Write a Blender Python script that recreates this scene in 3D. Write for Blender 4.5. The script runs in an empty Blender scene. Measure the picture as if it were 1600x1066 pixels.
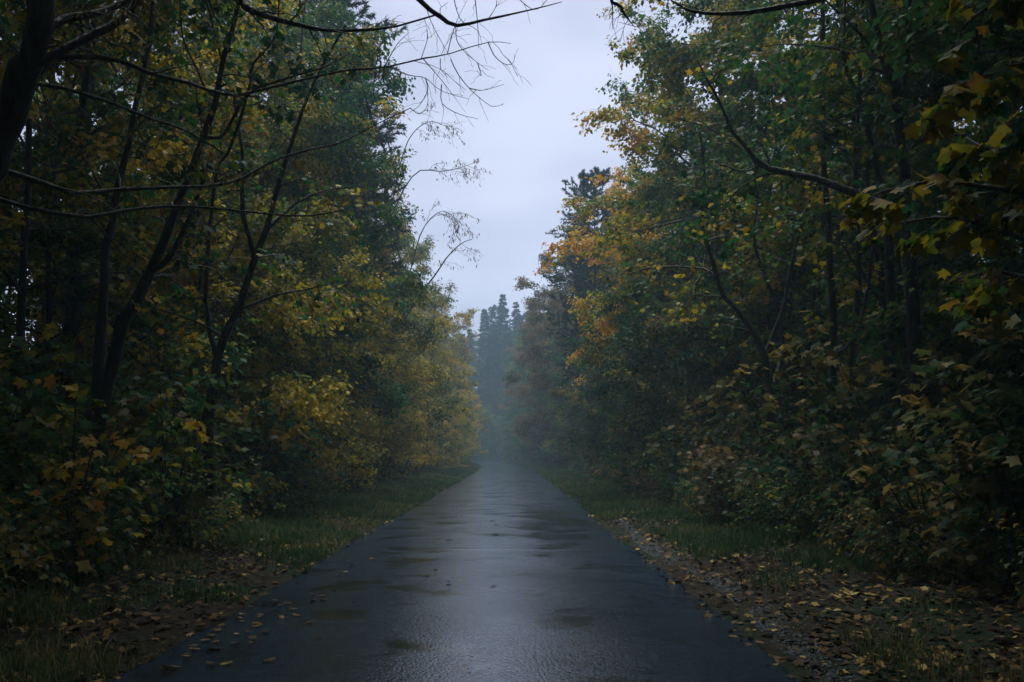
import bpy, math, random
import numpy as np
from mathutils import Vector, Matrix, Euler

# ------------------------------------------------------------------ camera, sky, sun, exposure
S = bpy.context.scene
C = S.collection
R = math.radians
CAMH, FPX, PITCH = 1.55, 1500.0, math.atan(173 / 1500)
cam_d = bpy.data.cameras.new('camera'); cam = bpy.data.objects.new('camera', cam_d); C.objects.link(cam)
cam_d.sensor_width = 36; cam_d.lens = FPX / 1600 * 36
cam_d.clip_start = 0.05; cam_d.clip_end = 3000
cam.location = (0, 0, CAMH); cam.rotation_euler = (R(90) + PITCH, 0, 0)
S.camera = cam

SUN_EL, SUN_AZ = R(70), R(-4)      # a veiled sun, high behind the clouds
W = bpy.data.worlds.new('World'); S.world = W; W.use_nodes = True
nt = W.node_tree; nt.nodes.clear()
def N(t, ty, **kw):
    n = t.nodes.new(ty)
    for k, v in kw.items(): setattr(n, k, v)
    return n
out = N(nt, 'ShaderNodeOutputWorld'); bg = N(nt, 'ShaderNodeBackground'); bg2 = N(nt, 'ShaderNodeBackground')
sky = N(nt, 'ShaderNodeTexSky', sky_type='NISHITA', sun_disc=False, sun_elevation=SUN_EL, sun_rotation=SUN_AZ, air_density=1.0, dust_density=3.0)
nt.links.new(sky.outputs[0], bg.inputs[0]); bg.inputs[1].default_value = 0.05
tc = N(nt, 'ShaderNodeTexCoord'); mp = N(nt, 'ShaderNodeMapping'); mp.inputs['Scale'].default_value = (1.3, 1.3, 3.2)
mp.inputs['Location'].default_value = (0.35, 0.1, 0.22)
nz = N(nt, 'ShaderNodeTexNoise'); nz.inputs['Scale'].default_value = 1.5; nz.inputs['Detail'].default_value = 3.0; nz.inputs['Roughness'].default_value = .5
rp = N(nt, 'ShaderNodeValToRGB')
rp.color_ramp.elements[0].position = .40; rp.color_ramp.elements[0].color = (.27, .295, .42, 1)
rp.color_ramp.elements[1].position = .60; rp.color_ramp.elements[1].color = (.44, .465, .59, 1)
nt.links.new(tc.outputs['Generated'], mp.inputs[0]); nt.links.new(mp.outputs[0], nz.inputs[0]); nt.links.new(nz.outputs[0], rp.inputs[0])
nt.links.new(rp.outputs[0], bg2.inputs[0]); bg2.inputs[1].default_value = 1.16
mx = N(nt, 'ShaderNodeMixShader'); mx.inputs[0].default_value = .88
nt.links.new(bg.outputs[0], mx.inputs[1]); nt.links.new(bg2.outputs[0], mx.inputs[2]); nt.links.new(mx.outputs[0], out.inputs[0])

sd = bpy.data.lights.new('sun', 'SUN'); sun = bpy.data.objects.new('sun', sd); C.objects.link(sun)
sd.energy = 2.3; sd.angle = R(28); sd.color = (.98, 1.0, .97)
sun.rotation_euler = (R(90) - SUN_EL, 0, math.pi - SUN_AZ)
sun.location = (0, 0, 60)

S.view_settings.view_transform = 'Standard'; S.view_settings.look = 'None'
S.view_settings.exposure = 0.72; S.view_settings.gamma = 1; S.view_settings.use_curve_mapping = False
cy = S.cycles
cy.max_bounces = 5; cy.diffuse_bounces = 3; cy.glossy_bounces = 2; cy.transmission_bounces = 3; cy.volume_bounces = 2
cy.transparent_max_bounces = 6; cy.use_denoising = True; cy.caustics_reflective = False; cy.caustics_refractive = False
cy.use_adaptive_sampling = True; cy.adaptive_threshold = 0.02
HAZE_DENSITY = 0.0018
rng = np.random.default_rng(11)

# ------------------------------------------------------------------ helpers
def link(o, parent=None):
    C.objects.link(o)
    if parent is not None: o.parent = parent
    return o
def tag(o, label=None, cat=None, group=None, kind=None):
    if label: o['label'] = label
    if cat: o['category'] = cat
    if group: o['group'] = group
    if kind: o['kind'] = kind
    return o
def mesh_np(name, verts, faces_list, mat=None, tint=None, smooth=False):
    """verts (n,3); faces_list = list of int arrays (m,k)"""
    me = bpy.data.meshes.new(name)
    verts = np.asarray(verts, dtype=np.float32)
    faces_list = [np.asarray(f, dtype=np.int32) for f in faces_list if len(f)]
    me.vertices.add(len(verts)); me.vertices.foreach_set('co', verts.ravel())
    li = np.concatenate([f.ravel() for f in faces_list])
    tot = np.concatenate([np.full(len(f), f.shape[1], np.int32) for f in faces_list])
    st = np.concatenate([[0], np.cumsum(tot)[:-1]]).astype(np.int32)
    me.loops.add(len(li)); me.loops.foreach_set('vertex_index', li)
    me.polygons.add(len(tot)); me.polygons.foreach_set('loop_start', st)
    if smooth: me.polygons.foreach_set('use_smooth', np.ones(len(tot), bool))
    if tint is not None:
        a = me.attributes.new('tint', 'FLOAT', 'POINT'); a.data.foreach_set('value', np.asarray(tint, np.float32))
    me.update(calc_edges=True)
    if mat: me.materials.append(mat)
    return me
def obj(name, me, parent=None, mat=None):
    o = bpy.data.objects.new(name, me)
    link(o, parent)
    if mat is not None:
        o.material_slots[0].link = 'OBJECT'; o.material_slots[0].material = mat
    return o
def norm(v): return v / (np.linalg.norm(v, axis=-1, keepdims=True) + 1e-9)

def ray(px, py):
    """direction of the photograph's pixel (1600x1066), y component = 1"""
    x, u = px - 800.0, 533.0 - py
    y = FPX * math.cos(PITCH) - u * math.sin(PITCH); z = u * math.cos(PITCH) + FPX * math.sin(PITCH)
    return np.array([x / y, 1.0, z / y])
def at(px, py, Y):
    return np.array([0, 0, CAMH]) + ray(px, py) * Y

# ground and road shape
def cx(y):
    y = np.asarray(y, float); t = np.maximum(y - 75, 0)
    t2 = np.maximum(y - 150, 0)
    return -0.42 - 0.0008 * t * t - 0.003 * t2 * t2
HW = 2.33
def gz(x, y):
    x = np.asarray(x, float); y = np.asarray(y, float)
    d = np.abs(x - cx(y)) - HW
    z = np.where(d < 0, -0.05, -0.03 + 0.10 * np.clip(d, 0, 1.6) + 0.04 * np.clip(d - 1.6, 0, 20))
    z = z + 0.05 * np.sin(x * 1.7 + y * .31) * np.sin(y * .9 - x * .6) * np.clip(d / 1.2, 0, 1)
    z = z + 2.5 / (1 + np.exp(-(y - 178) / 7.0)) * np.clip(d / 6, 0, 1)
    return z

# ---- vectorised tubes
def tubes(P, Rr, k):
    """P (M,n,3), Rr (M,n) -> verts, quads"""
    M, n, _ = P.shape
    T = norm(np.gradient(P, axis=1))
    ref = np.broadcast_to(np.array([0.31, 0.12, 0.94]), T.shape).copy()
    bad = np.abs((T * ref).sum(-1)) > .9
    bad = bad.any(axis=1)
    ref[bad] = np.array([0.9, -.4, .1])
    A = norm(np.cross(T, ref)); B = np.cross(T, A)
    th = np.arange(k) / k * 2 * np.pi
    V = P[:, :, None] + Rr[:, :, None, None] * (np.cos(th)[None, None, :, None] * A[:, :, None] + np.sin(th)[None, None, :, None] * B[:, :, None])
    base = np.arange(M)[:, None, None] * n * k + np.arange(n - 1)[None, :, None] * k
    j = np.arange(k)[None, None, :]; j2 = (j + 1) % k
    F = np.stack([base + j, base + j2, base + k + j2, base + k + j], -1).reshape(-1, 4)
    return V.reshape(-1, 3), F
class Buf:
    def __init__(s): s.v, s.f, s.n, s.t = [], {}, 0, []
    def add(s, V, F, tint=None):
        s.v.append(V); s.f.setdefault(F.shape[1], []).append(F + s.n); s.n += len(V)
        s.t.append(tint if tint is not None else np.zeros(len(V)))
    def mesh(s, name, mat, smooth=True):
        return mesh_np(name, np.concatenate(s.v), [np.concatenate(f) for f in s.f.values()], mat, np.concatenate(s.t), smooth)
def spline(pts, n):
    """Catmull-Rom through points -> n samples"""
    p = np.asarray(pts, float); p = np.vstack([2 * p[0] - p[1], p, 2 * p[-1] - p[-2]])
    m = len(p) - 3; t = np.linspace(0, m - 1e-6, n); i = t.astype(int); f = (t - i)[:, None]
    a, b, c, d = p[i], p[i + 1], p[i + 2], p[i + 3]
    return .5 * ((2 * b) + (-a + c) * f + (2 * a - 5 * b + 4 * c - d) * f ** 2 + (-a + 3 * b - 3 * c + d) * f ** 3)

def grow(P, Rr, per, rg, u0=.25, u1=1., length=1., ang=(35, 65), up=0., flat=1., wob=.06, n=5, rk=.6, droop=0., lfall=.45):
    """children of polylines P (M,n0,3)"""
    M, n0, _ = P.shape
    idx = np.repeat(np.arange(M), per); K = len(idx)
    u = u0 + (u1 - u0) * ((np.tile(np.arange(per), M) + rg.random(K)) / per)
    f = u * (n0 - 1); i = np.minimum(f.astype(int), n0 - 2); fr = (f - i)[:, None]
    base = P[idx, i] * (1 - fr) + P[idx, i + 1] * fr
    tan = norm(P[idx, i + 1] - P[idx, i])
    r0 = (Rr[idx, i] * (1 - fr[:, 0]) + Rr[idx, i + 1] * fr[:, 0]) * rk
    q = rg.normal(size=(K, 3)); q = norm(q - (q * tan).sum(-1, keepdims=True) * tan)
    a = np.radians(rg.uniform(ang[0], ang[1], K))[:, None]
    d = np.cos(a) * tan + np.sin(a) * q
    d[:, 2] = d[:, 2] * flat + up; d = norm(d)
    L = (np.broadcast_to(length, K) if np.ndim(length) == 0 else np.asarray(length)[idx]) * (1 - lfall * u) * rg.uniform(.6, 1.2, K)
    s = np.linspace(0, 1, n)
    Q = base[:, None] + d[:, None] * (L[:, None] * s)[..., None]
    w = np.cumsum(rg.normal(size=(K, n, 3)) * s[None, :, None] ** .5, axis=1); w -= w[:, :1]
    Q += w * (wob * L)[:, None, None]
    Q[:, :, 2] -= droop * L[:, None] * s ** 2
    rr = r0[:, None] * (1 - .72 * s)
    return Q, rr

# ---- leaves
def polar(angs, rad, hub=.3, curl=.22):
    a = np.radians(np.array(angs)); r = np.array(rad)
    x = hub + r * np.cos(a) * (1 - hub); y = r * np.sin(a) * .78
    full_x = np.concatenate([x, x[-2:0:-1]]); full_y = np.concatenate([y, -y[-2:0:-1]])
    z = -curl * ((full_x - hub) ** 2 + full_y ** 2) + .10 * np.abs(full_y)
    V = np.vstack([[hub, 0, 0], np.stack([full_x, full_y, z], 1)])
    k = len(full_x); i = np.arange(k)
    F = np.stack([np.zeros(k, int), i + 1, (i + 1) % k + 1], 1)
    return V, F
LEAF_HI = polar([0, 9, 15, 27, 40, 44, 50, 56, 63, 78, 96, 108, 120, 145, 180], [1.0, .76, .80, .46, .74, .70, .95, .70, .73, .42, .56, .68, .42, .36, .28])
LEAF_MID = polar([0, 24, 50, 84, 118, 180], [1.05, .58, .95, .52, .72, .32])
LEAF_LOW = (np.array([[0, 0, 0], [.5, .36, .05], [1, 0, -.15], [.5, -.36, .05]]), np.array([[0, 1, 2], [0, 2, 3]]))
LEAF_LANCE = (np.array([[0, 0, 0], [.4, .13, .02], [1, 0, -.12], [.4, -.13, .02]]), np.array([[0, 1, 2], [0, 2, 3]]))
def leaves(tm, pos, dr, nr, size, tint):
    V, F = tm; k = len(V)
    X = norm(dr); Z = norm(nr - (nr * X).sum(-1, keepdims=True) * X); Y = np.cross(Z, X)
    M = np.stack([X, Y, Z], 1) * size[:, None, None]
    v = pos[:, None] + np.einsum('kj,njc->nkc', V, M)
    f = F[None] + (np.arange(len(pos)) * k)[:, None, None]
    return v.reshape(-1, 3), f.reshape(-1, 3), np.repeat(tint, k)
def spray(tw, per, rg, size, tm, spread=.25, droop=.5, upn=1.0, u0=.15, turn=0.):
    """leaves along twigs tw (M,n,3): returns arrays pos, dir, nor, size, tint"""
    M, n0, _ = tw.shape
    idx = np.repeat(np.arange(M), per); K = len(idx)
    u = u0 + (1 - u0) * rg.random(K); f = u * (n0 - 1); i = np.minimum(f.astype(int), n0 - 2); fr = (f - i)[:, None]
    p = tw[idx, i] * (1 - fr) + tw[idx, i + 1] * fr + rg.normal(size=(K, 3)) * spread * np.array([1, 1, .7])
    t = norm(tw[idx, -1] - tw[idx, 0])
    d = norm(t * .6 + rg.normal(size=(K, 3)) * .8); d[:, 2] = d[:, 2] * .5 - droop
    nr = norm(rg.normal(size=(K, 3)) * .55 + np.array([0, 0, upn]) + t * .35)
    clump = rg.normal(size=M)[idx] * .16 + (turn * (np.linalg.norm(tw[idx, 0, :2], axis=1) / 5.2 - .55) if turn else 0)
    ti = np.clip(.5 + clump + rg.normal(size=K) * .16, 0, 1)
    return p, d, nr, size * rg.uniform(.6, 1.25, K), ti

# ------------------------------------------------------------------ materials
def mat_new(name):
    m = bpy.data.materials.new(name); m.use_nodes = True; t = m.node_tree; t.nodes.clear()
    return m, t, N(t, 'ShaderNodeOutputMaterial')
def ramp(t, stops):
    r = N(t, 'ShaderNodeValToRGB'); e = r.color_ramp.elements
    while len(e) < len(stops): e.new(.5)
    for k, (p, c) in enumerate(stops): e[k].position = p; e[k].color = (*c, 1)
    return r
def leaf_mat(name, stops, nscale=.35, wn=.55, wt=.6, transl=.42, rough=.5):
    """species colours run along the ramp; clumps of a crown turn at their own pace (noise), each leaf a little (tint)"""
    m, t, o = mat_new(name); L = t.links.new
    at_ = N(t, 'ShaderNodeAttribute', attribute_name='tint'); co = N(t, 'ShaderNodeTexCoord')
    oi = N(t, 'ShaderNodeObjectInfo')
    ad = N(t, 'ShaderNodeVectorMath', operation='MULTIPLY_ADD')
    L(oi.outputs['Location'], ad.inputs[0]); ad.inputs[1].default_value = (.7, .7, .7); L(co.outputs['Object'], ad.inputs[2])
    n1 = N(t, 'ShaderNodeTexNoise'); n1.inputs['Scale'].default_value = nscale; n1.inputs['Detail'].default_value = 2
    L(ad.outputs[0], n1.inputs['Vector'])
    a = N(t, 'ShaderNodeMath', operation='MULTIPLY_ADD'); L(n1.outputs[0], a.inputs[0]); a.inputs[1].default_value = wn * 2; a.inputs[2].default_value = -wn + .5 - wt * .5
    b = N(t, 'ShaderNodeMath', operation='MULTIPLY_ADD'); L(at_.outputs['Fac'], b.inputs[0]); b.inputs[1].default_value = wt; L(a.outputs[0], b.inputs[2])
    c = N(t, 'ShaderNodeMath', operation='MULTIPLY_ADD'); L(oi.outputs['Random'], c.inputs[0]); c.inputs[1].default_value = .16; L(b.outputs[0], c.inputs[2])
    c2 = N(t, 'ShaderNodeMath', operation='SUBTRACT'); L(c.outputs[0], c2.inputs[0]); c2.inputs[1].default_value = .08
    r = ramp(t, stops); L(c2.outputs[0], r.inputs[0])
    bs = N(t, 'ShaderNodeBsdfPrincipled'); bs.inputs['Roughness'].default_value = rough; bs.inputs['Specular IOR Level'].default_value = .10
    tr = N(t, 'ShaderNodeBsdfTranslucent'); mxx = N(t, 'ShaderNodeMixShader'); mxx.inputs[0].default_value = transl
    L(r.outputs[0], bs.inputs['Base Color']); L(r.outputs[0], tr.inputs[0])
    L(bs.outputs[0], mxx.inputs[1]); L(tr.outputs[0], mxx.inputs[2]); L(mxx.outputs[0], o.inputs[0])
    return m
GREEN, DGREEN, OLIVE, YEL, ORA, BRN, TAN = (.026, .125, .038), (.008, .050, .030), (.085, .095, .022), (.36, .27, .035), (.46, .215, .035), (.17, .085, .04), (.25, .16, .07)
M_GOLD = leaf_mat('gold_leaves', [(.05, DGREEN), (.28, (.06, .10, .025)), (.40, (.15, .17, .025)), (.60, (.44, .34, .035)), (.95, (.62, .40, .05))])
M_YGREEN = leaf_mat('yellow_green_leaves', [(.15, DGREEN), (.44, (.03, .13, .032)), (.58, (.13, .18, .025)), (.74, (.48, .37, .03)), (.95, (.52, .27, .035))])
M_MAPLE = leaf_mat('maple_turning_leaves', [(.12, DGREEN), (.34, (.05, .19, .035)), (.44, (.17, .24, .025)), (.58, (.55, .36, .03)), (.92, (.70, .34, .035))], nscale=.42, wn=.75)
M_GREEN = leaf_mat('green_leaves', [(.1, DGREEN), (.42, GREEN), (.68, (.10, .17, .03)), (.92, (.36, .30, .035))])
M_BROWN = leaf_mat('brown_leaves', [(.1, (.02, .06, .03)), (.38, (.09, .085, .035)), (.62, (.23, .15, .05)), (.9, (.36, .21, .07))])
M_UNDER = leaf_mat('undergrowth_leaves', [(.1, DGREEN), (.42, (.025, .07, .022)), (.60, (.11, .11, .03)), (.80, (.24, .17, .045)), (.95, (.42, .28, .045))], nscale=.8)
M_NEAR = leaf_mat('near_maple_leaves', [(.08, DGREEN), (.30, (.05, .13, .025)), (.48, (.17, .20, .022)), (.70, (.40, .33, .025)), (.90, (.32, .17, .025)), (.99, (.15, .07, .03))], nscale=.9, wt=.8, rough=.5)
M_NEEDLE = leaf_mat('pine_needles', [(.1, (.012, .035, .03)), (.6, (.022, .06, .045)), (.95, (.05, .09, .05))], transl=.12)
M_WILLOW = leaf_mat('dry_willow_leaves', [(.1, (.06, .055, .03)), (.5, (.16, .12, .045)), (.9, (.4, .25, .05))], transl=.3)
M_GRASS = leaf_mat('grass_blades', [(.1, (.015, .05, .02)), (.42, (.04, .105, .032)), (.62, (.08, .11, .035)), (.80, (.20, .16, .07)), (.95, (.30, .22, .10))], nscale=.5, wt=.7, transl=.25)
M_LITTER = leaf_mat('fallen_leaves', [(.1, (.018, .013, .008)), (.4, (.05, .032, .014)), (.68, (.11, .068, .024)), (.86, (.20, .13, .035)), (.99, (.33, .25, .08))], nscale=1.5, wt=1.0, transl=.1, rough=.75)

def bark_mat(name, c1, c2, moss=.25):
    m, t, o = mat_new(name); L = t.links.new
    co = N(t, 'ShaderNodeTexCoord'); mp_ = N(t, 'ShaderNodeMapping'); mp_.inputs['Scale'].default_value = (9, 9, 2.2); L(co.outputs['Object'], mp_.inputs[0])
    n1 = N(t, 'ShaderNodeTexNoise'); n1.inputs['Scale'].default_value = 2; n1.inputs['Detail'].default_value = 5; L(mp_.outputs[0], n1.inputs['Vector'])
    r = ramp(t, [(.3, c1), (.7, c2)]); L(n1.outputs[0], r.inputs[0])
    n2 = N(t, 'ShaderNodeTexNoise'); n2.inputs['Scale'].default_value = 1.3; n2.inputs['Detail'].default_value = 4; L(co.outputs['Object'], n2.inputs['Vector'])
    r2 = ramp(t, [(.5, (0, 0, 0)), (.68, (moss * 2,) * 3)]); L(n2.outputs[0], r2.inputs[0])
    mxc = N(t, 'ShaderNodeMix', data_type='RGBA'); L(r2.outputs[0], mxc.inputs[0]); L(r.outputs[0], mxc.inputs[6]); mxc.inputs[7].default_value = (.03, .05, .022, 1)
    b = N(t, 'ShaderNodeBsdfPrincipled'); L(mxc.outputs[2], b.inputs['Base Color']); b.inputs['Roughness'].default_value = .7
    bp = N(t, 'ShaderNodeBump'); bp.inputs['Strength'].default_value = 1.0; bp.inputs['Distance'].default_value = .04; L(n1.outputs[0], bp.inputs['Height']); L(bp.outputs[0], b.inputs['Normal'])
    L(b.outputs[0], o.inputs[0]); return m
M_BARK = bark_mat('wet_dark_bark', (.005, .005, .005), (.038, .036, .030))
M_BARK_PINE = bark_mat('pine_bark', (.05, .03, .022), (.12, .07, .045), .05)
M_BARK_GREY = bark_mat('grey_bark', (.035, .035, .032), (.09, .085, .075))

def ground_mat():
    m, t, o = mat_new('forest_floor'); L = t.links.new
    co = N(t, 'ShaderNodeTexCoord')
    n1 = N(t, 'ShaderNodeTexNoise'); n1.inputs['Scale'].default_value = 9; n1.inputs['Detail'].default_value = 8; n1.inputs['Roughness'].default_value = .7; L(co.outputs['Object'], n1.inputs['Vector'])
    n2 = N(t, 'ShaderNodeTexNoise'); n2.inputs['Scale'].default_value = .6; n2.inputs['Detail'].default_value = 4; L(co.outputs['Object'], n2.inputs['Vector'])
    r = ramp(t, [(.32, (.007, .008, .006)), (.5, (.018, .015, .010)), (.7, (.045, .032, .018))]); L(n1.outputs[0], r.inputs[0])
    r2 = ramp(t, [(.45, (0, 0, 0)), (.6, (1, 1, 1))]); L(n2.outputs[0], r2.inputs[0])
    mc = N(t, 'ShaderNodeMix', data_type='RGBA'); L(r2.outputs[0], mc.inputs[0]); L(r.outputs[0], mc.inputs[6]); mc.inputs[7].default_value = (.010, .022, .010, 1)
    b = N(t, 'ShaderNodeBsdfPrincipled'); L(mc.outputs[2], b.inputs['Base Color']); b.inputs['Roughness'].default_value = .9; b.inputs['Specular IOR Level'].default_value = .08
    bp = N(t, 'ShaderNodeBump'); bp.inputs['Strength'].default_value = .8; bp.inputs['Distance'].default_value = .05; L(n1.outputs[0], bp.inputs['Height']); L(bp.outputs[0], b.inputs['Normal'])
    L(b.outputs[0], o.inputs[0]); return m
def asphalt_mat():
    m, t, o = mat_new('wet_asphalt'); L = t.links.new
    co = N(t, 'ShaderNodeTexCoord'); P = co.outputs['Object']
    # streaks of standing water across and along the lane
    mpp = N(t, 'ShaderNodeMapping'); mpp.inputs['Scale'].default_value = (.55, .55, 1); L(P, mpp.inputs[0])
    pn = N(t, 'ShaderNodeTexNoise'); pn.inputs['Scale'].default_value = 1.6; pn.inputs['Detail'].default_value = 5; pn.inputs['Roughness'].default_value = .62; L(mpp.outputs[0], pn.inputs['Vector'])
    mg = N(t, 'ShaderNodeMapping', vector_type='POINT'); mg.inputs['Scale'].default_value = (.8, .16, 0); mg.inputs['Location'].default_value = (-1.0 * .8, -21.5 * .16, 0); L(P, mg.inputs[0])
    gr = N(t, 'ShaderNodeTexGradient', gradient_type='SPHERICAL'); L(mg.outputs[0], gr.inputs[0])
    pa = N(t, 'ShaderNodeMath', operation='MULTIPLY_ADD'); L(gr.outputs['Fac'], pa.inputs[0]); pa.inputs[1].default_value = .20; L(pn.outputs[0], pa.inputs[2])
    pr = ramp(t, [(.53, (0, 0, 0)), (.66, (1, 1, 1))]); L(pa.outputs[0], pr.inputs[0])
    n1 = N(t, 'ShaderNodeTexNoise'); n1.inputs['Scale'].default_value = .45; n1.inputs['Detail'].default_value = 6; L(P, n1.inputs['Vector'])
    r = ramp(t, [(.3, (.005, .011, .021)), (.7, (.010, .022, .042))]); L(n1.outputs[0], r.inputs[0])
    vo = N(t, 'ShaderNodeTexVoronoi'); vo.inputs['Scale'].default_value = 42; L(P, vo.inputs['Vector'])
    fine = N(t, 'ShaderNodeTexNoise'); fine.inputs['Scale'].default_value = 30; fine.inputs['Detail'].default_value = 3; L(P, fine.inputs['Vector'])
    spk = ramp(t, [(.0, (.25, .25, .25)), (1, (2.4, 2.4, 2.4))]); L(vo.outputs['Color'], spk.inputs[0])
    mul = N(t, 'ShaderNodeMix', data_type='RGBA', blend_type='MULTIPLY'); mul.inputs[0].default_value = 1; L(r.outputs[0], mul.inputs[6]); L(spk.outputs[0], mul.inputs[7])
    dk = N(t, 'ShaderNodeMix', data_type='RGBA'); L(pr.outputs[0], dk.inputs[0]); L(mul.outputs[2], dk.inputs[6]); dk.inputs[7].default_value = (.004, .006, .008, 1)
    b = N(t, 'ShaderNodeBsdfPrincipled'); L(dk.outputs[2], b.inputs['Base Color']); b.inputs['IOR'].default_value = 1.5
    rr = N(t, 'ShaderNodeMapRange'); L(pr.outputs[0], rr.inputs[0]); rr.inputs[3].default_value = .17; rr.inputs[4].default_value = .06; L(rr.outputs[0], b.inputs['Roughness'])
    hs = N(t, 'ShaderNodeMath', operation='MULTIPLY_ADD'); L(vo.outputs['Distance'], hs.inputs[0]); hs.inputs[1].default_value = -1.2; L(fine.outputs[0], hs.inputs[2])
    bst = N(t, 'ShaderNodeMapRange'); L(pr.outputs[0], bst.inputs[0]); bst.inputs[3].default_value = .30; bst.inputs[4].default_value = .15
    bp = N(t, 'ShaderNodeBump'); bp.inputs['Distance'].default_value = .006; L(bst.outputs[0], bp.inputs['Strength']); L(hs.outputs[0], bp.inputs['Height'])
    und = N(t, 'ShaderNodeTexNoise'); und.inputs['Scale'].default_value = 2.2; und.inputs['Detail'].default_value = 2; L(P, und.inputs['Vector'])
    bp2 = N(t, 'ShaderNodeBump'); bp2.inputs['Distance'].default_value = .02; bp2.inputs['Strength'].default_value = .10; L(und.outputs[0], bp2.inputs['Height']); L(bp.outputs[0], bp2.inputs['Normal'])
    L(bp2.outputs[0], b.inputs['Normal'])
    L(b.outputs[0], o.inputs[0]); return m
def plain_mat(name, col, rough=.6):
    m, t, o = mat_new(name); b = N(t, 'ShaderNodeBsdfPrincipled'); nz_ = N(t, 'ShaderNodeTexNoise'); nz_.inputs['Scale'].default_value = 14
    co = N(t, 'ShaderNodeTexCoord'); t.links.new(co.outputs['Object'], nz_.inputs['Vector'])
    r = ramp(t, [(.3, tuple(c * .5 for c in col)), (.7, tuple(c * 1.4 for c in col))]); t.links.new(nz_.outputs[0], r.inputs[0])
    t.links.new(r.outputs[0], b.inputs['Base Color']); b.inputs['Roughness'].default_value = rough; b.inputs['Specular IOR Level'].default_value = .15; t.links.new(b.outputs[0], o.inputs[0]); return m

# ------------------------------------------------------------------ ground and road
xs = np.unique(np.concatenate([np.linspace(-300, -30, 28), np.linspace(-30, -8, 24), np.linspace(-8, 8, 81), np.linspace(8, 30, 24), np.linspace(30, 300, 28)]))
ys = np.unique(np.concatenate([np.linspace(-60, 0, 21), np.linspace(0, 40, 101), np.linspace(40, 200, 161), np.linspace(200, 320, 13)]))
X, Y = np.meshgrid(xs, ys)
Z = gz(X, Y)
Z = Z + 0.012 * rng.normal(size=Z.shape) * ((X - cx(Y)) ** 2 < 400)
V = np.stack([X, Y, Z], -1).reshape(-1, 3)
nx = len(xs); i, j = np.meshgrid(np.arange(nx - 1), np.arange(len(ys) - 1)); b_ = (j * nx + i).ravel()
ground = obj('ground', mesh_np('ground', V, [np.stack([b_, b_ + 1, b_ + nx + 1, b_ + nx], 1)], ground_mat(), smooth=True)); tag(ground, 'dark forest floor and verges on both sides of the road', kind='structure')

ys = np.unique(np.concatenate([np.linspace(-40, 4, 45), np.linspace(4, 15.1, 75), np.linspace(15.1, 15.5, 15), np.linspace(15.5, 40, 99), np.linspace(40, 215, 176)]))
us = np.array([-1.012, -1.0, -.985, -.93, -.8, -.65, -.5, -.35, -.2, 0, .2, .35, .5, .65, .8, .93, .985, 1.0, 1.012])
Uu, Yy = np.meshgrid(us, ys)
edge = 0.012 * np.sin(Yy * 1.9) + .07 * np.sin(Yy * .33 + 1) + .008 * np.sin(Yy * 4.7) + .008 * rng.normal(size=(len(ys), 1))
hw = HW + np.where(np.abs(Uu) > .9, np.where(Uu < 0, edge, .04 - .8 * edge), 0)
hw = hw + np.where(Uu > .9, .35 * np.exp(-((Yy - 35) / 5.0) ** 2), 0)          # passing spot where the right edge steps out
Xx = cx(Yy) + Uu * hw
Zz = .035 * (1 - Uu ** 2) + .006 * np.sin(Yy * .8 + Uu * 2) - .010 * np.exp(-((np.abs(Uu) - .42) / .12) ** 2) + .006 * np.sin(Yy * 2.3) * np.sin(Uu * 5)
Zz = Zz + .005 * np.exp(-((Yy - 15.3 - .03 * np.sin(Uu * 4)) / .045) ** 2)
Zz = np.where(np.abs(Uu) > 1.005, -.07, Zz)
nu = len(us); i, j = np.meshgrid(np.arange(nu - 1), np.arange(len(ys) - 1)); b_ = (j * nu + i).ravel()
M_ROAD = asphalt_mat()
road = obj('road', mesh_np('road', np.stack([Xx, Yy, Zz], -1).reshape(-1, 3), [np.stack([b_, b_ + 1, b_ + nu + 1, b_ + nu], 1)], M_ROAD, smooth=True)); tag(road, 'narrow wet asphalt road running straight into the misty forest', kind='structure')

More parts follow.
